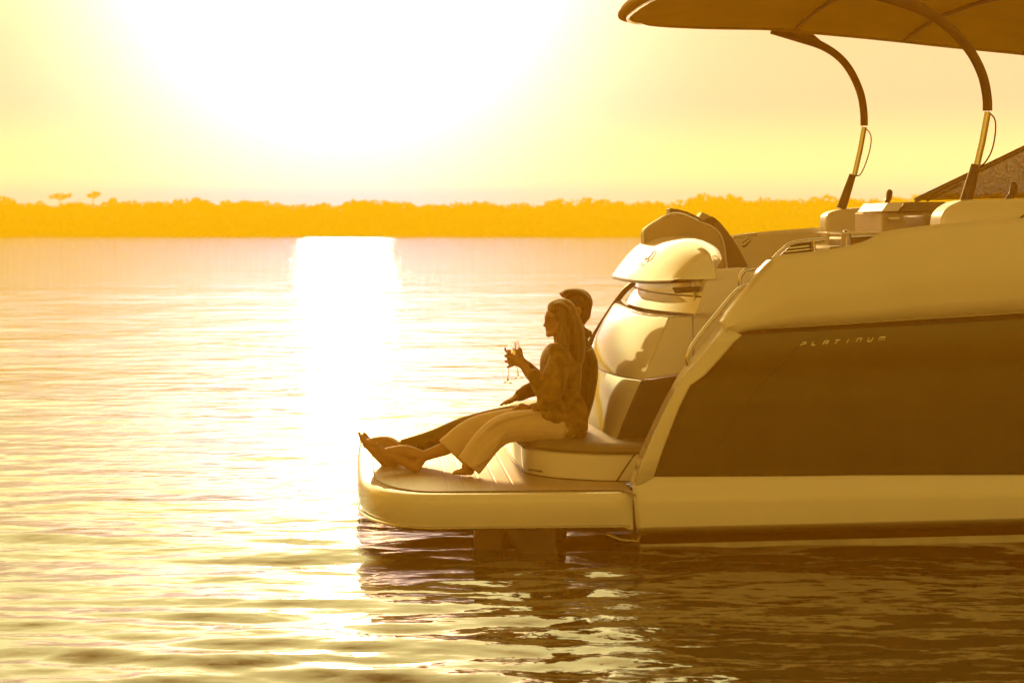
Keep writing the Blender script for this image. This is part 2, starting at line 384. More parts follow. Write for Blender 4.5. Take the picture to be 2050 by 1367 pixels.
# upper topsides: top edge, and bottom edge along the rub rail
top_px = [(1450, 655), (1487, 596), (1520, 550), (1545, 524), (1560, 517), (1600, 512), (1640, 508), (1690, 499), (1730, 487), (1765, 470), (1800, 463), (1885, 453), (2050, 441), (2300, 424)]
ts = smooth([(x, y, .06) for x, y in top_px], 150)
top_row = ext(ts, 150)
bot_row = ext([(1450, 659, .0), (1600, 650, 0), (1800, 638, 0), (2050, 622, 0), (2300, 606, 0)], 150, slope=.03)
# give the white topsides a soft convex bow outwards
rws = lerp_rows(top_row, bot_row, 7)
for i, r in enumerate(rws):
    b_ = math.sin(math.pi*i/6)*.035
    rws[i] = [(p[0], p[1]-b_, p[2]) for p in r]
hull = MB().grid(rws, flip=True)
# lower white band and quarter strip (outer skin), dark panel between
left_edge = [(1482, 671), (1466, 686), (1440, 718), (1410, 752), (1382, 772), (1360, 815), (1340, 862), (1320, 910), (1303, 955)]
right_y = [639, 656, 688, 722, 738, 795, 850, 905, 957]
dyb = [0.0, -.004, -.009, -.013, -.014, -.014, -.010, -.002, .012]
prow = []
for (lx, ly), ry, yb in zip(left_edge, right_y, dyb):
    prow.append(ext([(lx, ly, yb), (lx+(2050-lx)*.5, ly+(ry-ly)*.5, yb), (2050, ry, yb), (2300, ry+(ry-ly)*.15, yb)], 90, slope=.03 if ly < 680 else None))
MB().grid(prow, flip=True).build('hull_panel', M['dark'], yacht)
# quarter: white strip between the yacht's raked aft edge and the dark panel
aft_edge = [(1450, 657), (1425, 686), (1400, 715), (1372, 748), (1350, 785), (1326, 830), (1306, 872), (1284, 922), (1266, 975)]
qr = []
for (ax_, ay), (lx, ly), yb in zip(aft_edge, left_edge, dyb):
    a, b = P(ax_, ay, .0), P(lx, ly, yb)
    qr.append([tuple(a+(b-a)*t) for t in (0, .12, .3, .6, .85, 1)])
hull.grid(qr, flip=True)
tr0 = ext([(1450, 659.5, .0), (1482, 657.5, 0), (2050, 622.5, 0), (2300, 606.5, 0)], 90, slope=.03)
tr1 = ext([(1450, 672, .0), (1482, 671, 0), (2050, 639, 0), (2300, 622, 0)], 90, slope=.03)
# band
bl = [[(1303, 955.5, .012), (1700, 957, .012), (2050, 957.5, .012), (2300, 958, .012)],
      [(1266, 976, 0), (1700, 965, 0), (2050, 964, 0), (2300, 963, 0)],
      [(1266, 984, -.02), (1700, 975, -.02), (2050, 974, -.02), (2300, 974, -.02)],
      [(1269, 1010, -.03), (1700, 1002, -.03), (2050, 997, -.03), (2300, 993, -.03)],
      [(1272, 1046, -.02), (1700, 1036, -.02), (2050, 1027, -.02), (2300, 1020, -.02)],
      [(1276, 1056, .02), (1700, 1045, .02), (2050, 1037, .02), (2300, 1029, .02)]]
brow = [ext(r, 90) for r in bl]
hull.grid(brow, flip=True)
far = MB()
far.grid(mirror([r for r in rws]))
ho_ = hull.build('hull', M['gel_side'], yacht, solid=.05, soff=1)
# coving under the rub rail
MB().grid([tr0, tr1], flip=True).build('rail_cove', M['boot'], yacht)
MB().tube([(p[0], p[1]-.022, p[2]) for p in ext([(1462, 661.5, 0), (1700, 647, 0), (2050, 625, 0), (2300, 609, 0)], 60, slope=.03)], .011, 10).build('rub_rail', M['chrome'], yacht)
# boot: dark bottom running under the chine to below the water, and the pale waterline stripe
bt = [ext([(1276, 1056.5, .02), (1700, 1045.5, .02), (2050, 1037.5, .02), (2300, 1029, .02)], 60),
      ext([(1285, 1061, .16), (1700, 1052, .16), (2050, 1046, .16), (2300, 1040, .16)], 60)]
r2 = [(p[0], .30, .045) for p in bt[1]]; r3 = [(p[0], .55, -.4) for p in bt[1]]
bow_in = lambda r, y0: [(p[0], y0+(2.1-y0)*max(0, (p[0]-3)/(BOWX-3))**2.5, p[2]) for p in r]
boot = MB().grid([bt[0], bt[1], bow_in(r2, .24), bow_in(r3, .5)], flip=True)
boot.grid(mirror([bt[0], bt[1], bow_in(r2, .24), bow_in(r3, .5)]))
x0 = bt[0][0][0]
boot.ngon([(x0+.03, .05, .2), (x0+.03, 4.15, .2), (x0+.03, 3.7, -.4), (x0+.03, .5, -.4)])
boot.build('boot_bottom', M['boot'], yacht)
st_ = [[(p[0], p[1]-.012, .0+h) for p in bow_in([(q[0], 0, 0) for q in bt[1]], .245)] for h in (-.06, .0)]
st_.append([(p[0], p[1]-.004, .022+.035*min(1, max(0, (p[0]-.2)/2.4))) for p in st_[1]])
MB().grid(st_[::-1], flip=True).build('waterline_stripe', M['stripe'], yacht)
# fine moulding line on the dark panel
ml = smooth([(1612, 686, -.006), (1575, 715, -.011), (1535, 755, -.016), (1500, 800, -.016), (1465, 852, -.013), (1432, 902, -.005)], 40)
MB().tube([tuple(P(*p)) for p in ml], [.007*(1-.7*i/39) for i in range(40)], 8).build('moulding_line', M['dark'], yacht)
# aft rake: the sloping inner edge of the quarter catching the light
full_edge = smooth([(1545, 524), (1520, 550), (1487, 596), (1450, 656)] + aft_edge[1:], 60)
e0 = [tuple(P(x, y, .0)) for x, y in full_edge]
wl = [.30]*60
e1 = [(p[0]+.01, .05, p[2]+.012) for p in e0]; e2 = [(p[0]+.02, .27, p[2]+.004) for p in e0]; e3 = [(p[0]+.10, .30, p[2]-.03) for p in e0]
MB().grid([e0, e1, e2, e3]).build('quarter_coaming', M['gel'], yacht)
# inner walkway wall of the near quarter
iw = MB(); iw.grid([[(p[0]+.10, .30, p[2]-.03) for p in e0], [(p[0]+.10, .30, .37) for p in e0]]); iw.build('quarter_lining', M['gel_side'], yacht)
# far side hull and bulwark with capping
fb = MB()
far_top = [tuple(P(x, y, 4.05)) for x, y in ((1395, 497), (1430, 484), (1480, 474), (1560, 467), (1655, 460), (1760, 452), (1900, 442), (2100, 432))]
far_top = [(.0, 4.05, .6)]+[(.55, 4.05, 1.35)]+far_top
ft = resamp(far_top, 60)
for X_ in np.linspace(ft[-1][0]+.3, BOWX, 12):
    k = max(0, (X_-3)/(BOWX-3)); ft.append((X_, 4.05-1.95*k**2.5, ft[59][2]+.02*(X_-ft[59][0])))
fbz = [(p[0], p[1]+.05, .6) for p in ft]; fbl = [(p[0], p[1]+.03, .16) for p in ft]
fb.grid([ft, fbz, fbl])
fb.build('far_topsides', M['gel_side'], yacht, solid=.12)
MB().tube([(p[0], p[1]-.04, p[2]+.006) for p in ft[2:60]], .018, 8).build('capping', M['gel'], yacht)
# far cleat and light capping piece by the pod
cl = MB(); a = P(1470, 476, 3.95); b = P(1512, 470, 3.95)
cl.limb([a, b], [.018, .018]); cl.limb([P(1488, 490, 3.95), P(1500, 480, 3.95)], [.03, .025]); cl.build('fairlead', M['chrome'], yacht)
# deck, cockpit sole, transom
dk = MB()
dk.grid([[(.5, .3, .95), (.5, 3.98, .95)], [(4.0, .3, .95), (4.0, 3.98, .95)]], flip=True)
dk.build('cockpit_sole', M['deck'], yacht)
fd = MB()
xsd = np.linspace(4.0, BOWX, 16)
fd.grid([[(x, .06+2.04*max(0, (x-3)/(BOWX-3))**2.5+t*(4.08-4.08*max(0, (x-3)/(BOWX-3))**2.5), 1.95+.02*(x-4)+.12*math.sin(math.pi*t)) for t in np.linspace(0, 1, 9)] for x in xsd], flip=True)
fd.ngon([(4.0, .2, .95), (4.0, 4.0, .95), (4.0, 4.0, 1.95), (4.0, .2, 1.95)], True)
fd.build('foredeck', M['gel_side'], yacht)
for k, (xa, zt) in enumerate(((.12, .56), (.36, .76), (.6, .94))):
    MB().box((xa, .31, .38), (xa+.3, .93, zt)).build('step', M['gel_side'], yacht, bevel=.02)

# ---------------- swim platform
pl_out = [(.0, 0.0)]
a = P(870, 990, 0.0); PZ = a.z
tip = P(716, 940, .95)
xn, xt = a.x, tip.x
plan = [(0.0, .0), (xn*.5, .0), (xn, 0)]
for k in range(1, 13):
    th = math.pi/2*k/12; plan.append((xn+(xt-xn)*math.sin(th)**1.0, .95*(1-math.cos(th))))
plan += [(xt-.006, 1.3), (xt-.01, 1.7), (xt-.012, 2.1)]
planf = plan + [(x, ZM-y) for x, y in plan[::-1][1:]]
planf = resamp(planf, 110)
ZB = P(870, 1062, 0).z
def ring(off, z):
    n = len(planf); o = []
    for i, (x, y) in enumerate(planf):
        j0, j1 = planf[max(0, i-1)], planf[min(n-1, i+1)]
        d = Vector((j1[0]-j0[0], j1[1]-j0[1])).normalized(); nx, ny = d.y, -d.x      # outward = left of travel
        if i in (0, n-1): nx, ny = 0, (-1 if i == 0 else 1)
        o.append((x+nx*off*(-1 if False else 1), y+ny*off, z))
    return o
# orientation check: outward for the near edge must be -y
sgn = 1 if ring(.1, 0)[3][1] < 0 else -1
R_ = lambda off, z: ring(off*sgn, z)
body = MB()
prof = [(-.10, PZ-.002), (-.045, PZ), (-.02, PZ-.006), (-.006, PZ-.018), (.0, PZ-.04), (.002, PZ-.09), (-.006, PZ-.15), (-.016, ZB+.03), (-.02, ZB+.022), (-.02, ZB+.006), (-.05, ZB), (-.3, ZB)]
body.grid([R_(o, z) for o, z in prof])
pr = R_(-.3, ZB); body.ngon(pr)
body.grid([[(p[0], p[1], p[2]) for p in R_(-.10, PZ-.002)], [(p[0]*.02, p[1], p[2]-.01) for p in R_(-.10, PZ-.002)]])
body.build('platform_body', M['gel'], yacht)
dkr = R_(-.11, PZ+.006); dki = R_(-.115, PZ-.01)
dd = MB().ngon(dkr, True).grid([dkr, dki]); dd.build('platform_deck', M['deck'], yacht, flat=True)
MB().tube(R_(-.006, ZB+.014), .010, 8).build('platform_trim', M['chrome'], yacht)
MB().tube(R_(-.105, PZ+.003), .0045, 8).build('deck_edging', M['cushion_dark'], yacht)
# seam between platform and hull
MB().tube([P(1268, 984, -.012), P(1270, 1020, -.012), P(1271, 1056, -.012)], .006, 8).build('platform_seam', M['rubber'], yacht)
# drive legs beneath the platform
def legmesh(outl, y0, y1, name):
    b = MB(); p = [P(x, y, y0) for x, y in outl]
    b.prism([tuple(q) for q in p], (0, y1-y0, 0))
    return b.build(name, M['leg'], yacht, bevel=.025)
legmesh([(951, 1040), (1013, 1040), (1010, 1075), (1008, 1120), (1010, 1180), (960, 1180), (949, 1120)], .12, .3, 'drive_leg')
legmesh([(1005, 1045), (1114, 1045), (1114, 1092), (1125, 1113), (1128, 1185), (1048, 1185), (1042, 1113), (1017, 1080)], .06, .34, 'drive_leg')
b = MB(); b.box((-.62, .9, -.35), (-.3, 1.3, .2)); b.box((-.9, 1.02, -.3), (-.6, 1.18, .05)); b.build('drive_leg', M['leg'], yacht, bevel=.03)
b = MB(); b.box((-.62, 2.9, -.35), (-.3, 3.3, .2)); b.box((-.9, 3.02, -.3), (-.6, 3.18, .05)); b.build('drive_leg', M['leg'], yacht, bevel=.03)
# trim tab bracket
b = MB(); b.limb([P(1218, 1070, .2), P(1246, 1080, .2), P(1278, 1082, .2)], [.012, .012, .012]); b.limb([P(1278, 1082, .2), P(1284, 1062, .2)], [.01, .01]); b.build('trim_tab', M['chrome'], yacht)

# ---------------- aft seat: base and cushion
sb = [(P(1234, 965, .48)), (P(1180, 961, .53)), (P(1120, 956, .64)), (P(1075, 951, .8)), (P(1052, 947, .96)), (P(1046, 945, 1.12))]
sx = [(.45, .46)] + [(p.x, p.y) for p in sb] + [(sb[-1].x-.02, 1.5), (sb[-1].x-.025, 2.1)]
sx = smooth(sx, 40); sx = sx+[(x, ZM-y) for x, y in sx[::-1][1:]]
ST = .60
def sring(off, z):
    n = len(sx); o = []
    for i, (x, y) in enumerate(sx):
        j0, j1 = sx[max(0, i-1)], sx[min(n-1, i+1)]
        d = Vector((j1[0]-j0[0], j1[1]-j0[1])).normalized()
        o.append((x+d.y*off*sgn, y-d.x*off*sgn, z))
    return o
b = MB(); b.grid([sring(0, PZ+.004), sring(.004, PZ+.03), sring(.01, PZ+.1), sring(.012, ST-.075), sring(0, ST-.062), sring(-.05, ST-.06)]); b.build('seat_base', M['gel'], yacht)
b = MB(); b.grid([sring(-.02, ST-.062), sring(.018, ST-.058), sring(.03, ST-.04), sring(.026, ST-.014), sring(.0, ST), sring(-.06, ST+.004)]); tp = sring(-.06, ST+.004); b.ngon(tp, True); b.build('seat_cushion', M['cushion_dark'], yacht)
MB().tube(sring(.004, PZ+.008), .006, 6).build('seat_gasket', M['rubber'], yacht)
# locker seam, hinge strip
MB().tube([P(1234, 963, .47), P(1256, 930, .465), P(1280, 896, .46)], .005, 6).build('locker_seam', M['rubber'], yacht)
b = MB(); b.prism([P(1240, 962, .462), P(1264, 962, .462), P(1286, 892, .462), P(1284, 892, .462)], (0, .03, 0)); b.build('locker_panel', M['gel'], yacht)
# small script on the seat base
b = MB(); s0 = rnd.random
pts = [(1058, 938), (1061, 941.5), (1064, 938.5), (1067, 942), (1070, 940), (1073, 943), (1076, 941), (1079, 944), (1082, 942), (1085, 944.5)]
b.tube([tuple(P(x, y, .83-(x-1058)*.0035)) for x, y in smooth(pts, 40)], .0035, 6); b.build('seat_script', M['rubber'], yacht)

# ---------------- transom console: bowed lower and upper fairings
YA, YC = 2.1, .78
def bowed(levels, n=41, pw=2.3):
    """levels: (apex px,py) at mid-beam, (corner px,py) on the near side -> rows right across the boat"""
    rows = []
    for (apx, apy, cx, cy) in levels:
        A, B_ = P(apx, apy, 2.3), P(cx, cy, YC)
        r = []
        for t in np.linspace(-1, 1, n):
            y = YA+t*(YA-YC); k = abs(t)**pw
            z = B_.z
            r.append((A.x+(B_.x-A.x)*k, y, z))
        rows.append(r)
    return rows
lower = bowed([(1160, 870, 1231, 888), (1166, 840, 1245, 850), (1174, 800, 1262, 810), (1186, 765, 1281, 766), (1192, 757, 1284, 762)])
b = MB().grid(lower, flip=True); b.build('lower_fairing', M['gel'], yacht)
upper = bowed([(1183, 752, 1286, 760), (1184, 735, 1292, 745), (1196, 690, 1310, 705), (1214, 655, 1325, 668), (1232, 630, 1335, 642), (1240, 624, 1338, 636), (1262, 622, 1342, 634)])
lip = [[(p[0]+.10, p[1], p[2]) for p in upper[0]]]
b = MB().grid(lip+upper+[[(p[0]+.25, p[1], p[2]) for p in upper[-1]]], flip=True); b.build('upper_fairing', M['gel'], yacht)
# flat sides of the console
def side(poly, yb, mat_, name, th=.05, bev=.008):
    b = MB(); q = [tuple(P(x, y, yb)) for x, y in poly]; b.prism(q, (0, th, 0)); return b.build(name, mat_, yacht, bevel=bev)
side([(1231, 888), (1245, 850), (1262, 810), (1284, 763), (1400, 745), (1400, 888)], YC+.002, M['dark'], 'lower_side_panel')
side([(1286, 760), (1292, 745), (1310, 705), (1325, 668), (1338, 636), (1386, 633), (1388, 744)], YC+.002, M['gel_side'], 'upper_side_panel')
side([(1389, 744), (1387, 633), (1400, 625), (1410, 545), (1425, 540), (1482, 536), (1530, 545), (1530, 745)], YC+.02, M['gel_side'], 'stair_side_panel')
for y0 in (1.0,):
    b = MB()
    b.box((P(1390, 700, .8).x, .84, .4), (P(1500, 700, .8).x, 3.4, P(1450, 545, .84).z)); b.build('console_core', M['gel_side'], yacht, bevel=.01)
# neck between fairing and hood
neck = bowed([(1258, 624, 1392, 628), (1270, 600, 1400, 606), (1279, 591, 1404, 594), (1279, 589, 1404, 592), (1281, 572, 1408, 578), (1276, 564, 1412, 566), (1272, 560, 1416, 562)], pw=2.6)
b = MB().grid(neck, flip=True)
b.grid([[r[0] for r in neck], [(r[0][0]+.25, r[0][1], r[0][2]) for r in neck]])
b.build('pod_neck', M['gel'], yacht)
MB().tube([(p[0]-.003, p[1]-.002, p[2]) for p in neck[2]], .005, 6).build('neck_seam', M['rubber'], yacht)
side([(1346, 576), (1404, 573), (1400, 584), (1352, 588)], YC-.015, M['plastic'], 'pod_recess', th=.03, bev=.004)
# hood: cowl bulging aft, full at the crown
hl = [(1238, 556, 1360, 561), (1237, 551, 1372, 556), (1246, 540, 1378, 548), (1262, 520, 1388, 528), (1281, 501, 1394, 512), (1302, 486, 1398, 500), (1325, 476, 1400, 494)]
rows_h = []; rows_x = []
YH0, YH1 = .82, 3.38
tipz = [P(a, b_, 1.75).z for a, b_, c, d in hl]
hood_prof = [(1237, 555), (1240, 550), (1252, 534), (1268, 515), (1286, 498), (1306, 484), (1326, 476), (1346, 473), (1368, 475), (1388, 482), (1404, 492), (1414, 506)]
hp = smooth([tuple(P(x, y, 2.2)) for x, y in hood_prof], 34)
edge_near = smooth([tuple(P(x, y, YH0)) for x, y in ((1345, 561), (1352, 556), (1366, 545), (1380, 533), (1393, 521), (1405, 513), (1414, 509), (1420, 511), (1424, 517), (1427, 525), (1428, 534), (1429, 543))], 34)
for i in range(34):
    r = []
    for t in np.linspace(-1, 1, 41):
        k = abs(t)**3.0; kz = abs(t)**4.5
        A, B_ = hp[i], edge_near[i]
        r.append((A[0]+(B_[0]-A[0])*k, 2.1+t*1.28, A[2]+(B_[2]-A[2])*kz))
    e_ = r[0]; zb_ = P(1380, 559, YH0).z
    ex_ = [(e_[0]+.012*math.sin(math.pi*q), 2.1-1.28-.035*math.sin(q*1.57), e_[2]+(zb_-e_[2])*q) for q in (1, .8, .6, .4, .2, .08)]
    rows_h.append(r); rows_x.append(ex_+r)
b = MB().grid(rows_x, flip=True)
bt_ = rows_h[0]
b.grid([[(p[0]+.22, p[1], p[2]-.005) for p in bt_], [(p[0]+.02, p[1], p[2]-.02) for p in bt_], bt_], flip=True)
b.build('pod_hood', M['gel'], yacht, ang=70)
side([(1424, 522), (1430, 540), (1485, 537), (1486, 552), (1424, 561)], YH0+.004, M['gel_side'], 'hood_cheek', th=.06)
MB().tube([(p[0]+.004, p[1], p[2]-.012) for p in bt_], .008, 8).build('hood_edging', M['rubber'], yacht)
# maker's emblem on the hood: a slanted loop with a small line of letters beneath
from mathutils import geometry as _g
def _scr(a):
    X_, Y_, Z_ = B2W(a); dpt = Y_*cpi-(Z_-CAMH)*spi
    return W0/2+F*X_/dpt, H0/2-F*((Z_-CAMH)*cpi+Y_*spi)/dpt
RH = np.array([[r[j] for j in range(21)] for r in rows_h])
fi = np.linspace(0, 33, 133); fj = np.linspace(0, 20, 121)
RF = np.array([[[np.interp(y_, range(21), [np.interp(x_, range(34), RH[:, jj, c]) for jj in range(21)]) for c in range(3)] for y_ in fj] for x_ in fi[20:110]])
SCR = np.array([[_scr(p) for p in r] for r in RF])
def onhood(px, py):
    d = (SCR[..., 0]-px)**2+(SCR[..., 1]-py)**2
    i, j = np.unravel_index(np.argmin(d), d.shape); return RF[i, j]+np.array((-.010, -.012, .004))
lp = smooth([(1293, 523), (1299, 512), (1307, 502), (1312, 498), (1311, 504), (1304, 514), (1297, 521)], 26)
b = MB(); b.tube([tuple(onhood(x, y)) for x, y in lp], .0045, 6); b.build('hood_emblem', M['rubber'], yacht)
b = MB()
for q in (((1281, 528), (1283, 526.5), (1281, 531), (1284, 531)), ((1285, 527), (1288, 527), (1287, 527), (1286, 531)), ((1289, 527), (1288, 531), (1290.5, 531))):
    b.tube([tuple(onhood(x, y)) for x, y in q], .002, 5)
b.build('hood_letters', M['rubber'], yacht)

# cushions standing behind the hood
def slab(poly, y0, y1, m, name, bev=.02):
    b = MB(); q = [tuple(P(x, y, y0)) for x, y in poly]; b.prism(q, (0, y1-y0, 0)); return b.build(name, m, yacht, bevel=bev, seg=3)
arch = smooth([(1289, 492), (1289, 464), (1302, 451), (1318, 441), (1335, 431), (1352, 427), (1370, 430), (1390, 439), (1408, 447), (1424, 453), (1438, 464), (1446, 478), (1451, 500), (1455, 538)], 44)
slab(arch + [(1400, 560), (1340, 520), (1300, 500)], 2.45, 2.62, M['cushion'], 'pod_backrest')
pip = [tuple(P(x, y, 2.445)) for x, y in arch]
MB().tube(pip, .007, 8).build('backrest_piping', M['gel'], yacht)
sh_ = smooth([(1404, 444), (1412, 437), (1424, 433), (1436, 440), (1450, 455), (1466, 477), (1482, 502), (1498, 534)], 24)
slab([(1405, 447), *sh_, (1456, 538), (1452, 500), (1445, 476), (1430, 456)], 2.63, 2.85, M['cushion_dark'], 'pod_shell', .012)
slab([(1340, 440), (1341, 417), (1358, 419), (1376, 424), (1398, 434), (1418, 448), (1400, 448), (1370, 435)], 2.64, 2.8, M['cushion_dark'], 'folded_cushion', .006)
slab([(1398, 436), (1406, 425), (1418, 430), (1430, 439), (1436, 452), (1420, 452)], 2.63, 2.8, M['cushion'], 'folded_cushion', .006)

# ---------------- handrails
def rail(px, r, name, k=40, m='chrome'):
    q = smooth([tuple(P(*p)) for p in px], k); return MB().tube(q, r, 10).build(name, M[m], yacht)
rail([(1379, 732, .16), (1376, 716, .16), (1383, 698, .16), (1402, 670, .16), (1436, 628, .16), (1468, 590, .16), (1486, 576, .16), (1512, 570, .16)], .014, 'handrail')
rail([(1483, 582, .45), (1481, 560, .45), (1487, 546, .45), (1500, 539, .45), (1545, 535, .45)], .013, 'handrail')
rail([(1180, 690, 3.5), (1192, 668, 3.5), (1228, 612, 3.5), (1252, 581, 3.5), (1266, 570, 3.5), (1285, 562, 3.5)], .021, 'handrail', m='plastic')
side([(1240, 620), (1258, 596), (1275, 580), (1282, 580), (1282, 622)], 3.3, M['cushion_dark'], 'far_stair_panel', th=.05)
# low grab rail and vent on the near gunwale
rail([(1548, 518, .3), (1566, 501, .3), (1588, 487, .3), (1652, 479, .3)], .012, 'handrail')
slab([(1556, 516), (1586, 490), (1625, 485), (1625, 508)], .34, .4, M['dark'], 'gunwale_vent', .004)
b = MB()
for k in range(3): b.tube([P(1566+k*6, 511-k*7, .335), P(1624, 505-k*6.5, .335)], .006, 6)
b.build('vent_louvre', M['chrome'], yacht)
b = MB(); b.tube([P(1627, 482, .3), P(1630, 509, .3)], .014, 8); b.build('rail_post', M['chrome'], yacht)

# ---------------- coaming wings that carry the canopy arms
def wing(poly, y0, y1, name):
    return slab(poly, y0, y1, M['gel_side'], name, .035)
wing(smooth([(1884, 470), (1884, 446), (1887, 431), (1898, 416), (1918, 405), (1940, 400)], 16)+[(2060, 397), (2300, 390), (2300, 470)], .12, .38, 'coaming_wing')
wing(smooth([(1655, 500), (1654, 445), (1656, 432), (1666, 424), (1682, 420)], 14)+[(1762, 412), (1905, 404), (2050, 398), (2050, 500)], 3.70, 3.95, 'coaming_wing')
# script at the edge of the frame on the near wing
b = MB(); b.tube([tuple(P(x, y, .112)) for x, y in smooth([(2040, 441), (2044, 436), (2052, 431), (2062, 428), (2058, 436), (2070, 430)], 20)], .006, 6)
b.tube([P(2030, 443.5, .112), P(2070, 441, .112)], .004, 6); b.build('wing_script', M['dark'], yacht)
# ---------------- cockpit fittings seen over the gunwale
slab([(1765, 424), (1778, 406), (1810, 405), (1799, 423)], 1.9, 2.6, M['gel'], 'galley_lid', .006)
slab([(1801, 424), (1811, 405), (1893, 404), (1893, 425)], 1.95, 2.7, M['cushion_dark'], 'helm_seat', .01)
slab([(1766, 425), (1890, 427), (1890, 465), (1766, 465)], 2.0, 2.8, M['cushion'], 'galley_unit', .01)
slab([(1776, 436), (1801, 435), (1801, 439), (1784, 440)], 1.94, 2.0, M['gel'], 'galley_tray', .002)
slab([(1681, 467), (1705, 464.5), (1792, 463), (1792, 467), (1705, 469)], 1.5, 2.3, M['gel'], 'cockpit_table', .005)
b = MB(); p = P(1694, 470, 1.9); b.limb([(p.x, 1.9, p.z), (p.x+.02, 1.9, .95)], [.035, .045]); b.build('table_post', M['chrome'], yacht)
slab([(1660, 530), (1660, 494), (1690, 492), (1690, 530)], 2.6, 3.6, M['cushion'], 'cockpit_seat', .02)
slab([(1702, 475), (1770, 472), (1770, 510), (1702, 510)], 2.7, 3.4, M['cushion_dark'], 'cockpit_seat', .02)
slab([(1848, 433), (1852, 431), (1880, 436), (1883, 462), (1856, 462)], 1.0, 1.5, M['cushion_dark'], 'helm_seat', .01)
# knobs (rod holders) on the wings
for px, py, yb, s_ in ((1779, 400, 3.8, 1), (2028, 387, .25, 1)):
    b = MB(); 
    b.limb([P(px-10, py+18, yb), P(px-4, py+6, yb), P(px, py-2, yb)], [.03, .022, .02]); b.limb([P(px, py-2, yb), P(px+2, py-15, yb)], [.024, .024]); b.build('rod_holder', M['plastic'], yacht)
# tinted windscreen, far and near sides, with frame
ws = [(1832, 402), (2052, 296), (2250, 205), (2250, 392)]
b = MB(); b.prism([tuple(P(x, y, 3.6)) for x, y in ws], (0, .012, 0)); w1 = b.build('windscreen', M['tint'], yacht, flat=True)
b = MB(); b.tube([P(1832, 402, 3.6), P(2052, 296, 3.6), P(2250, 205, 3.6)], .022, 8); b.build('screen_frame', M['dark'], w1)
b = MB(); b.tube([P(1855, 402, 3.58), P(1925, 369, 3.58)], .012, 8); b.build('screen_frame', M['dark'], w1)
A1, A2 = P(2250, 205, 3.6), P(2250, 392, 3.6)
b = MB(); b.grid([[tuple(A1), (A1.x+.3, 2.1, A1.z+.02), (A1.x, .6, A1.z)], [(A2.x+.02, 3.6, A2.z), (A2.x+.7, 2.1, A2.z), (A2.x+.02, .6, A2.z)]]); b.build('front_screen', M['tint'], yacht, flat=True, solid=.01)

# ---------------- letters on the dark panel
LET = {'P': [[(0, 0), (.12, .55)], [(.0, 1), (.85, 1), (.95, .5), (.2, .5)]], 'L': [[(0, 1), (0, 0), (.85, 0)]],
       'A': [[(0, 0), (.05, 1), (.9, 1), (.9, 0)], [(.1, .45), (.9, .45)]], 'T': [[(-.1, 1), (.95, 1)], [(.4, .9), (.4, 0)]],
       'I': [[(.4, 0), (.4, 1)]], 'N': [[(0, 0), (0, 1), (.85, 1), (.85, 0)]], 'U': [[(0, 1), (0, 0), (.85, 0), (.85, 1)]],
       'M': [[(0, 0), (0, 1), (1.1, 1), (1.1, 0)], [(.55, .95), (.55, 0)]]}
for i, ch in enumerate('PLATINUM'):
    b = MB(); bx, by = 1602+i*22.3, 692.5-i*1.55
    for stk in LET[ch]:
        q = [P(bx+x*9+y*4.5, by-y*7.5, -.012) for x, y in stk]
        for a_, c_ in zip(q[:-1], q[1:]): b.tube([tuple(a_), tuple(c_)], .0034, 6)
    b.build('letter', M['chrome'], yacht)

# ---------------- canopy
cn_far = [(1272, 47), (1290, 51.5), (1330, 54), (1420, 56), (1540, 58), (1620, 65), (1750, 77), (1900, 93), (2050, 108), (2300, 136)]
NU = 44
farE = smooth([tuple(P(x, y, 3.72)) for x, y in cn_far], NU)
tipc = P(1251, 36, 2.1)
rows_c = []
for i in range(NU):
    r = []
    u = i/(NU-1)
    for t in np.linspace(-1, 1, 33):
        x, y, z = farE[i]
        bow = (1-abs(t)**2.4)
        zz = z + .10*bow
        xx = x
        if i < 16:
            xx = x - (1-i/16)**2*(.27*bow) 
            zz -= (1-i/16)**3*.16*bow
        yy = 2.1+t*(1.62)
        if i < 8: yy = 2.1+t*(1.62-.16*(1-i/8)**2)
        r.append((xx, yy, zz))
    rows_c.append(r)
can = MB().grid(rows_c, flip=True).build('canopy', M['canvas'], yacht, solid=.05, soff=1)
edge = [rows_c[i][32] for i in range(NU-1, -1, -1)]+rows_c[0][::-1]+[rows_c[i][0] for i in range(NU)]
MB().tube([(p[0], p[1], p[2]+.01) for p in resamp(edge, 200)], .024, 10).build('canopy_hem', M['canvas'], can)
aft = [rows_c[0][j] for j in range(33)]
MB().tube([(p[0]+.05, p[1], p[2]-.015) for p in aft[1:-1]], .012, 8).build('aft_bow', M['chrome'], can)
for i in (13, 22, 32):
    MB().tube([(p[0], p[1], p[2]-.02) for p in rows_c[i][1:-1]], .014, 8).build('canopy_bow', M['sleeve'], can)
def arm(yb, sleeve, pole, socket, cable, web, name):
    q = smooth([tuple(P(x, y, yb)) for x, y in sleeve], 40)
    rr = [.030+.012*max(0, (i-22)/17) for i in range(40)]
    a_ = MB().tube(q, rr, 12, [.022]*40, side=(0, 1, 0)); ao = a_.build(name, M['sleeve'], yacht)
    MB().tube([tuple(P(x, y, yb)) for x, y in pole], .022, 12).build('pole', M['chrome'], ao)
    MB().tube([tuple(P(x, y, yb)) for x, y in socket], [.04, .034, .028], 12).build('socket', M['plastic'], ao)
    MB().tube(smooth([tuple(P(x, y, yb)) for x, y in cable], 24), .005, 6).build('cable', M['rubber'], ao)
    b = MB(); b.prism([tuple(P(x, y, yb-.012)) for x, y in web], (0, .024, 0)); b.build('web', M['sleeve'], ao)
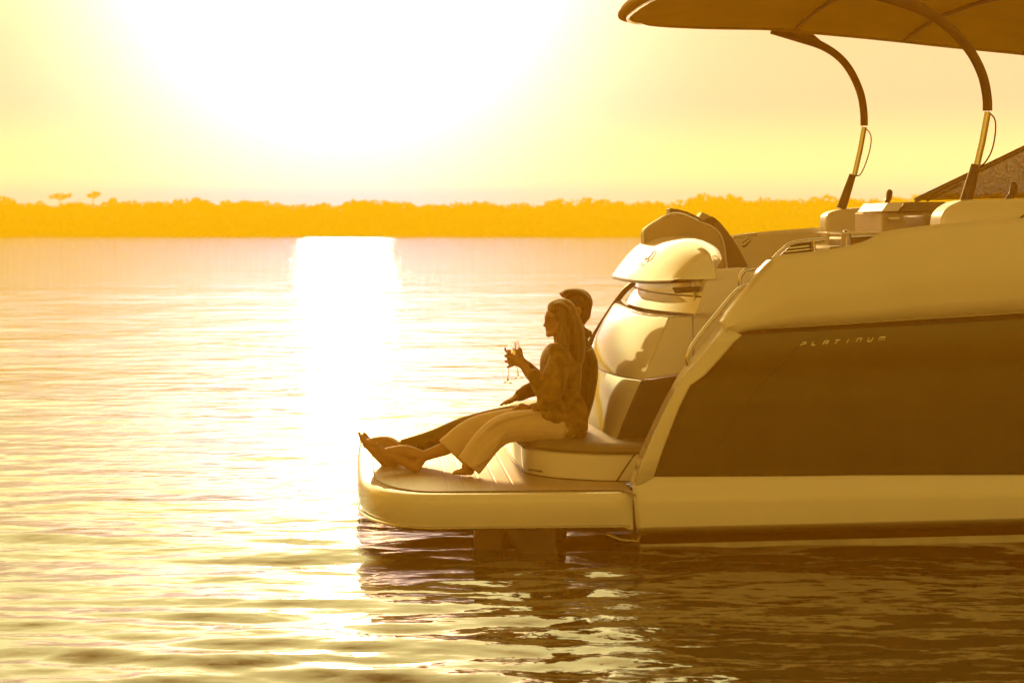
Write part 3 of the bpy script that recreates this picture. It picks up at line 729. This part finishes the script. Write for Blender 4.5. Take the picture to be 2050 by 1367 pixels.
arm(.25, [(1977, 222), (1976, 195), (1968, 155), (1950, 115), (1924, 80), (1890, 48), (1850, 22), (1800, 2), (1730, -20)], [(1977, 225), (1966, 285), (1955, 332)],
    [(1934, 402), (1945, 362), (1953, 330)], [(1978, 224), (1991, 238), (1993, 262), (1986, 300), (1970, 328), (1953, 334)], [(1740, -10), (1800, 4), (1860, 30), (1910, 66), (1885, 36), (1850, 8), (1800, -14)], 'canopy_arm')
arm(3.8, [(1730, 252), (1729, 222), (1722, 185), (1704, 145), (1680, 115), (1645, 92), (1600, 76), (1545, 58)], [(1730, 255), (1722, 300), (1710, 352)],
    [(1684, 418), (1697, 380), (1707, 350)], [(1734, 258), (1743, 270), (1743, 292), (1734, 325), (1722, 350), (1710, 352)], [(1545, 58), (1600, 74), (1650, 95), (1690, 124), (1655, 92), (1625, 66)], 'canopy_arm')
#==PART3==

# ================================================================== people
SD = EYW      # across the yacht (away from us)
def mk(root, name, m, b, vox, **k): return b.build(name, m, root, remesh=vox, off=root.location, **k)
def W(*p): return PW(*p)
def L(b, pts, rad, lat=None, k=5, seg=14):
    return b.limb([tuple(W(*p)) for p in pts], rad, seg, lat, SD if lat else None, k)
AX = (EXW, EYW, EZ)
def hem(b, pts, rad, lat, k=5):
    q = smooth([tuple(W(*p))+(rad[i], lat[i]) for i, p in enumerate(pts)], (len(pts)-1)*k+1)
    b.tube([p[:3] for p in q], [p[3] for p in q], 18, [p[4] for p in q], SD); return b
def rotax(deg):
    c, s = math.cos(R(deg)), math.sin(R(deg)); return (EXW*c+EZ*s, EYW, EZ*c-EXW*s)
def finger(b, pts, r0=.0088, r1=.0065):
    n = len(pts); b.limb([tuple(W(*p)) for p in pts], [r0+(r1-r0)*i/(n-1) for i in range(n)], 8, None, None, 4)
def foot(b, heel, ball, toes, ankle, yb, s=1.0, spread=.085):
    """bare foot standing on its heel: sole from heel to ball, five separate toes"""
    L(b, [(ankle[0], ankle[1], yb), (heel[0]+(ankle[0]-heel[0])*.35, heel[1]-6+(ankle[1]-heel[1])*.35, yb)], [.036*s, .034*s])
    L(b, [(heel[0], heel[1]-10, yb), ((heel[0]*.6+ball[0]*.4), heel[1]*.6+ball[1]*.4-7, yb), (ball[0], ball[1], yb)], [.035*s, .033*s, .027*s], [.034*s, .038*s, .046*s])
    L(b, [(ankle[0], ankle[1], yb), ((ankle[0]+ball[0])/2+2, (ankle[1]+ball[1])/2-6, yb), (ball[0]+1, ball[1]-1, yb)], [.038*s, .042*s, .027*s], [.036*s, .042*s, .045*s])
    dx, dy = toes[0]-ball[0], toes[1]-ball[1]
    for i in range(5):
        o = (i-2)*.0185*s; k = (1, .97, .88, .76, .62)[i]
        r = (.0145, .0115, .011, .0105, .0095)[i]*s
        L(b, [(ball[0], ball[1]-1, yb+o), (ball[0]+dx*.55*k+i*.3, ball[1]+dy*.55*k+i*1.2, yb+o*1.05), (ball[0]+dx*k, ball[1]+dy*k+i*2.2, yb+o*1.1)], [r*1.25, r, r*.95], k=4, seg=10)

# ---------------- woman
wl_ = W(1115, 868, .95); woman = empty('person', (wl_.x, wl_.y, ST+.0))
tag(woman, 'woman in glasses, patterned blouse and wide white trousers sitting in front, raising a flute glass', 'person', 'couple sitting on the stern')
yw = .95
b = MB()
# torso, neck
L(b, [(1136, 858, yw), (1128, 826, yw), (1124, 790, yw), (1126, 750, yw), (1127, 722, yw), (1129, 702, yw)], [.10, .105, .095, .1, .095, .05], [.165, .155, .13, .15, .16, .07])
L(b, [(1129, 704, yw), (1123, 676, yw), (1122, 655, yw)], [.052, .048, .05])
# head with face turned to the left
hx, hy = 1121, 634
b.ball(W(hx+2, hy-4, yw), (.088, .073, .104), 20, rotax(8))
b.ball(W(1108, 652, yw), (.046, .056, .066), 16, rotax(10))
b.ball(W(1101, 634, yw), (.03, .058, .05), 14, AX)               # brow and eye line
L(b, [(1097, 640, yw), (1093, 647, yw), (1090.5, 651.5, yw)], [.009, .011, .0115])
b.ball(W(1096.5, 652.5, yw-.012), (.009, .008, .007), 10); b.ball(W(1096.5, 652.5, yw+.012), (.009, .008, .007), 10)
L(b, [(1096.5, 659, yw-.018), (1093.8, 658.6, yw), (1096.5, 659, yw+.018)], [.005, .0072, .005])
L(b, [(1097, 662, yw-.016), (1094.6, 662, yw), (1097, 662, yw+.016)], [.005, .0075, .005])
b.ball(W(1098.5, 669, yw), (.02, .026, .02), 14)
L(b, [(1099, 669, yw-.02), (1112, 664, yw-.05), (1121, 650, yw-.062)], [.018, .02, .018])
L(b, [(1099, 669, yw+.02), (1112, 664, yw+.05), (1121, 650, yw+.062)], [.018, .02, .018])
b.ball(W(1101, 639.5, yw-.033), (.012, .013, .010), 10); b.ball(W(1101, 639.5, yw+.033), (.012, .013, .010), 10)
L(b, [(1122, 636, yw-.074), (1125, 641, yw-.078), (1121.5, 651, yw-.072)], [.008, .01, .007]); L(b, [(1122, 636, yw+.074), (1125, 641, yw+.078), (1121.5, 651, yw+.072)], [.008, .01, .007])
# near arm raised, forearm up to the glass
L(b, [(1118, 722, .80), (1106, 758, .74), (1094, 788, .74)], [.046, .043, .036])
L(b, [(1094, 788, .74), (1072, 762, .76), (1049, 734, .80)], [.038, .034, .024])
# far arm resting in the lap
L(b, [(1120, 722, 1.10), (1118, 765, 1.16), (1108, 805, 1.14)], [.045, .042, .036]); L(b, [(1108, 805, 1.14), (1086, 812, 1.10), (1062, 815, 1.05)], [.036, .032, .024])
b.ball(W(1052, 815, 1.03), (.045, .04, .02), 12)
for i in range(4): finger(b, [(1044, 813, 1.0+i*.019), (1034, 815, 1.0+i*.02), (1027-(.5, 1.5, 1, -1)[i], 819, 1.0+i*.021)])
finger(b, [(1052, 812, 1.0), (1045, 809, .985), (1039, 811, .98)], .01, .008)
# hand round the glass: back of the hand towards us, fingers closing behind the bowl
b.ball(W(1036, 722, .795), (.047, .02, .036), 16, rotax(-38)); L(b, [(1049, 734, .80), (1040, 726, .797)], [.025, .024], [.022, .021])
for i, (kx, ky, mx_, my, tx, ty) in enumerate(((1021, 707, 1013, 703, 1013, 697), (1017, 715, 1011, 712, 1019, 709), (1017, 724, 1012, 723, 1021, 722), (1020, 733, 1016.5, 735, 1023, 733))):
    finger(b, [(1032, 718+i*3.5, .80), (kx, ky, .80), (mx_, my, .822), (tx-(2 if i == 0 else 0), ty-(1 if i == 0 else 0), .858 if i else .835)], .0105, .0075)
finger(b, [(1042, 724, .80), (1043, 711, .815), (1040.5, 703, .83), (1039, 697.5, .84)], .0115, .008)
# legs under the trousers, bare lower legs and feet
L(b, [(1108, 852, 1.04), (955, 858, 1.06), (893, 897, 1.06)], [.085, .06, .046]); L(b, [(893, 897, 1.06), (862, 908, 1.06), (845, 914, 1.06)], [.045, .037, .034])
foot(b, (833, 946), (771, 905), (755, 889), (846, 913), 1.06, .95)
L(b, [(1112, 855, .86), (1000, 858, .84), (938, 925, .82)], [.085, .062, .042])
L(b, [(938, 925, .82), (934, 936, .82)], [.036, .034]); 
L(b, [(942, 943, .83), (925, 944, .79), (914, 945.5, .765)], [.026, .021, .014], [.028, .036, .042])
for i in range(5): L(b, [(915, 946, .765+(i-2)*.017), (907+i*1.0, 947.5, .745+(i-2)*.018)], [.011-.0008*i, .009-.0006*i], k=3, seg=8)
mk(woman, 'body', M['skin'], b, .0052, relax=3)
# hair: smooth crown pulled back and long lengths down the back
b = MB()
b.ball(W(1127, 628, yw), (.092, .083, .098), 20, rotax(12)); b.ball(W(1113, 617, yw), (.056, .074, .056), 16, rotax(28))
L(b, [(1136, 628, yw), (1148, 655, yw), (1154, 690, yw), (1152, 725, yw), (1156, 752, yw)], [.062, .062, .06, .052, .02], [.08, .085, .085, .075, .03])
L(b, [(1128, 640, yw-.06), (1130, 668, yw-.075), (1128, 696, yw-.085), (1126, 722, yw-.1)], [.035, .045, .042, .02], [.03, .03, .028, .015])
L(b, [(1128, 640, yw+.06), (1129, 668, yw+.075), (1126, 696, yw+.085), (1122, 716, yw+.1)], [.035, .045, .042, .02], [.03, .03, .028, .015])
for k in range(10):
    j = rnd.uniform(-6, 6); L(b, [(1126+j, 632, yw-.075), (1127+j*1.6, 668, yw-.1), (1127+j*1.8, 700, yw-.115), (1126+j*2, 724+j, yw-.12)], [.008, .012, .011, .004], k=4, seg=6)
for k in range(16):
    o = (k/15-.5)*.17; j = rnd.uniform(-4, 4)
    L(b, [(1128+j, 606, yw+o*.6), (1146+j, 630, yw+o), (1156+j, 668, yw+o*1.1), (1158+j, 710, yw+o), (1156+j*2, 745+abs(j)*4, yw+o*.8)], [.014, .014, .013, .011, .005], k=4, seg=6)
    L(b, [(1112+j*.4, 604+abs(o)*60, yw+o*.75), (1124, 602+abs(o)*80, yw+o*.9), (1143, 622, yw+o)], [.008, .010, .011], k=4, seg=6)
mk(woman, 'hair', M['hair2'], b, .006, relax=2)
# glasses
b = MB()
for s_ in (-1, 1):
    ring_ = []
    for k in range(17):
        a = 2*math.pi*k/16; c_ = W(1090.5, 639.5, yw+s_*.034)
        ring_.append(tuple(c_+EYW*(.026*math.cos(a))+EZ*(.023*math.sin(a))+EXW*(.004*s_*0+.006*abs(math.cos(a)))))
    b.tube(ring_, .0024, 6)
    b.tube([tuple(W(1091.5, 636, yw+s_*.06)), tuple(W(1104, 636, yw+s_*.074)), tuple(W(1121, 638, yw+s_*.078))], .0022, 6)
b.tube([tuple(W(1090.5, 638.5, yw-.01)), tuple(W(1089.5, 638, yw)), tuple(W(1090.5, 638.5, yw+.01))], .002, 6)
gl = mk(woman, 'eyeglasses', M['plastic'], b, 0)
for s_ in (-1, 1):
    c_ = W(1090.5, 639.5, yw+s_*.034)
    MB().ball(c_, (.0016, .025, .022), 18, AX).build('lens', M['glass'], gl, off=woman.location)
# blouse with wide sleeves
b = MB()
L(b, [(1138, 866, yw), (1130, 838, yw), (1126, 795, yw), (1124, 752, yw), (1124, 722, yw), (1128, 704, yw)], [.125, .13, .115, .13, .122, .058], [.19, .185, .155, .175, .19, .08])
L(b, [(1106, 700, yw), (1100, 716, yw), (1098, 738, yw), (1100, 760, yw)], [.045, .055, .056, .05], [.15, .16, .14, .12])        # chest
L(b, [(1112, 702, .78), (1118, 698, yw), (1112, 702, 1.12)], [.05, .045, .05])
L(b, [(1122, 716, .80), (1112, 750, .73), (1100, 782, .72), (1092, 800, .725)], [.072, .08, .088, .06], [.07, .075, .075, .055])
L(b, [(1094, 786, .73), (1080, 766, .745), (1069, 751, .757)], [.068, .06, .044], [.055, .05, .04])
L(b, [(1120, 718, 1.1), (1120, 765, 1.17), (1108, 806, 1.15), (1084, 814, 1.11)], [.07, .075, .07, .05])
for (x, y, y2, r) in ((1090, 806, .75, .05), (1110, 842, .80, .06), (1100, 828, .78, .05), (1122, 868, .84, .055), (1148, 862, .86, .05), (1075, 818, .84, .035), (1096, 846, .82, .04)):
    b.ball(W(x, y, y2), (r, r*.8, r*1.1), 12, rotax(rnd.uniform(-50, 50)))
for k in range(9):
    x = 1082+k*9; L(b, [(x+rnd.uniform(-4, 4), 770+rnd.uniform(-10, 20), .79-.02*math.sin(k)), (x+10+rnd.uniform(-6, 6), 815, .785), (x+20+rnd.uniform(-5, 5), 858, .80)], [.012, .02, .014], k=4, seg=8)
mk(woman, 'blouse', M['blouse'], b, .008, relax=2)
# wide white trousers
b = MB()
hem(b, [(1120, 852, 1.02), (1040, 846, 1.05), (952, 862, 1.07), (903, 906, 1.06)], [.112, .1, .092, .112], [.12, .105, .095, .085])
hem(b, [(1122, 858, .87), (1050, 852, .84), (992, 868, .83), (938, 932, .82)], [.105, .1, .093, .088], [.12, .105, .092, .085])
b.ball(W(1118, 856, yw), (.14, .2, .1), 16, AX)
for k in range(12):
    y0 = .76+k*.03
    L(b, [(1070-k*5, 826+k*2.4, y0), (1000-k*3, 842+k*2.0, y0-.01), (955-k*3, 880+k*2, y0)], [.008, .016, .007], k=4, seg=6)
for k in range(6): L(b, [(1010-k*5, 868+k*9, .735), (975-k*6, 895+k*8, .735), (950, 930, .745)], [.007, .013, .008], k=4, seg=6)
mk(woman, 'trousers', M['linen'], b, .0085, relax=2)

# ---------------- man, sitting behind her
ym = 1.42
ml_ = W(1135, 862, ym); man = empty('person', (ml_.x, ml_.y, ST+.0))
tag(man, 'man with short swept hair and dark clothes sitting close behind the woman, barefoot', 'person', 'couple sitting on the stern')
b = MB()
L(b, [(1132, 852, ym), (1138, 810, ym), (1148, 760, ym), (1152, 722, ym), (1156, 690, ym)], [.11, .115, .125, .12, .06], [.18, .17, .19, .2, .08])
L(b, [(1156, 692, ym), (1154, 660, ym), (1151, 640, ym)], [.062, .058, .06])
b.ball(W(1154, 615, ym), (.096, .078, .112), 20, rotax(6)); b.ball(W(1141, 636, ym), (.055, .062, .075), 16, rotax(8))
L(b, [(1128, 622, ym), (1123, 630, ym), (1121, 634, ym)], [.01, .012, .012]); b.ball(W(1130, 655, ym), (.024, .03, .022), 12)
L(b, [(1127, 643, ym-.02), (1124.5, 643, ym), (1127, 643, ym+.02)], [.006, .008, .006]); b.ball(W(1132, 617, ym), (.03, .06, .04), 12)
L(b, [(1157, 616, ym-.08), (1161, 622, ym-.085), (1156, 634, ym-.078)], [.009, .011, .008]); L(b, [(1157, 616, ym+.08), (1161, 622, ym+.085), (1156, 634, ym+.078)], [.009, .011, .008])
# near arm forward, glass in hand
L(b, [(1150, 712, 1.24), (1112, 742, 1.18), (1080, 764, 1.12)], [.055, .05, .042]); L(b, [(1080, 764, 1.12), (1062, 744, 1.05), (1046, 724, .985)], [.042, .038, .028])
b.ball(W(1041, 715, .97), (.026, .026, .042), 14, rotax(25))
for i in range(4):
    finger(b, [(1040-i*.6, 704+i*7, .955-.006*i), (1031, 700+i*7, .945), (1027, 702+i*7, .962), (1029.5, 705+i*7, .985)], .0105, .008)
finger(b, [(1044, 712, .975), (1043, 702, .985), (1040, 696, .98)], .0115, .0085)
# far arm resting along the thigh
L(b, [(1150, 712, 1.60), (1122, 748, 1.66), (1090, 772, 1.64)], [.055, .05, .042]); L(b, [(1090, 772, 1.64), (1058, 782, 1.60), (1034, 795, 1.56)], [.042, .037, .028])
b.ball(W(1025, 800, 1.55), (.048, .042, .02), 14, rotax(28))
for i in range(4): finger(b, [(1018, 801, 1.50+i*.022), (1009, 806, 1.50+i*.024), (1003-(0, 1.5, 1, -1.5)[i], 811, 1.50+i*.025)], .0105, .008)
finger(b, [(1026, 800, 1.51), (1018, 804, 1.49), (1012, 809, 1.485)], .011, .009)
# legs
for yy, dk_, fl in ((1.36, 0, 1), (1.60, 4, -1)):
    L(b, [(1118, 846, yy), (940, 856+dk_, yy), (815, 898+dk_, yy)], [.085, .06, .05]); L(b, [(815, 896+dk_, yy), (790, 898+dk_, yy)], [.05, .046])
foot(b, (783, 945), (734, 888), (719, 867), (797, 899), 1.36, 1.12)
foot(b, (790, 938), (744, 886), (729, 868), (802, 899), 1.60, 1.1)
mk(man, 'body', M['skin'], b, .0055, relax=3)
b = MB()
b.ball(W(1157, 607, ym), (.099, .084, .098), 20, rotax(-8)); b.ball(W(1166, 628, ym), (.058, .078, .06), 14, AX)
for k in range(22):
    o = (k/21-.5)*.15; j = rnd.uniform(-2.5, 2.5)
    L(b, [(1124+abs(o)*30+j, 590+abs(o)*30+j, ym+o), (1140+j, 582+abs(o)*26, ym+o), (1162, 584+abs(o)*26+j*.5, ym+o*1.05), (1180+j*.6, 598+abs(o)*18, ym+o)], [.010, .018, .016, .008], k=4, seg=6)
    L(b, [(1166+j, 592, ym+o*.9), (1180+j*.5, 606, ym+o), (1179, 628, ym+o*.95), (1170, 648, ym+o*.8)], [.012, .012, .012, .006], k=4, seg=6)
mk(man, 'hair', M['hair'], b, .006, relax=1)
b = MB()
L(b, [(1130, 862, ym), (1136, 815, ym), (1147, 765, ym), (1152, 726, ym), (1158, 690, ym)], [.128, .135, .145, .142, .075], [.2, .195, .215, .225, .1])
L(b, [(1140, 674, ym), (1157, 668, ym), (1178, 668, ym)], [.028, .062, .028], [.07, .08, .06])
L(b, [(1152, 710, 1.24), (1114, 742, 1.18), (1082, 763, 1.12)], [.078, .07, .058]); L(b, [(1082, 763, 1.12), (1064, 746, 1.06), (1054, 734, 1.02)], [.056, .048, .04])
L(b, [(1152, 712, 1.60), (1122, 748, 1.66), (1092, 772, 1.64)], [.078, .07, .06]); L(b, [(1092, 772, 1.64), (1060, 781, 1.6), (1040, 792, 1.57)], [.058, .05, .04])
L(b, [(1172, 700, ym), (1180, 730, ym), (1172, 790, ym), (1150, 862, ym)], [.05, .055, .06, .06], [.19, .2, .18, .18])
for k in range(8): L(b, [(1150+k*4, 730+k*6, 1.22), (1158+k*2, 780+k*4, 1.22), (1140+k*3, 840, 1.24)], [.008, .017, .010], k=4, seg=6)
mk(man, 'shirt', M['shirt'], b, .008, relax=2)
b = MB()
for yy, dk_ in ((1.36, 0), (1.60, 4)):
    hem(b, [(1125, 848, yy), (1040, 838, yy), (938, 856+dk_, yy), (870, 880+dk_, yy), (806, 899+dk_, yy)], [.105, .094, .08, .068, .064], [.105, .094, .08, .066, .06])
b.ball(W(1130, 852, ym), (.14, .2, .105), 16, AX)
for k in range(7): L(b, [(960-k*18, 842+k*6, 1.30+.01*k), (945-k*18, 856+k*6, 1.285), (930-k*18, 868+k*6, 1.31)], [.006, .013, .006], k=3, seg=6)
mk(man, 'trousers', M['trouser'], b, .008, relax=2)

# ---------------- two flute glasses
def flute(base, top, yb, label):
    p0, p1 = W(*base, yb), W(*top, yb); ax = p1-p0; H = ax.length; ax.normalize()
    r = empty('flute_glass', p0); tag(r, label, 'wine glass', 'flute glasses held by the couple')
    s = H/.255
    outp = [(.0, 0), (.031, 0), (.034, .0015), (.031, .004), (.012, .009), (.005, .02), (.0038, .06), (.004, .100), (.008, .112), (.018, .130), (.0245, .155), (.0268, .19), (.0265, .225), (.0245, .255)]
    inn = [(.0236, .2548), (.0254, .225), (.0257, .19), (.0233, .156), (.0165, .132), (.006, .118), (.0, .116)]
    MB().lathe((0, 0, 0), ax, [(a*s, h*s) for a, h in outp+inn], 32).build('glass_body', M['glass'], r, ang=50)
    win = [(.0, .1165), (.0058, .1185), (.0162, .1325), (.0229, .1565), (.0252, .19), (.0251, .205), (.0, .205)]
    MB().lathe((0, 0, 0), ax, [(a*s, h*s) for a, h in win], 32).build('sparkling_wine', M['wine'], r, ang=50)
    return r
flute((1016, 767), (1026, 684), .835, 'nearer flute glass of sparkling wine, gripped by the woman, its foot lower')
flute((1038, 757), (1031.5, 683), .97, 'farther flute glass of sparkling wine, held by the man behind the woman\'s hand')
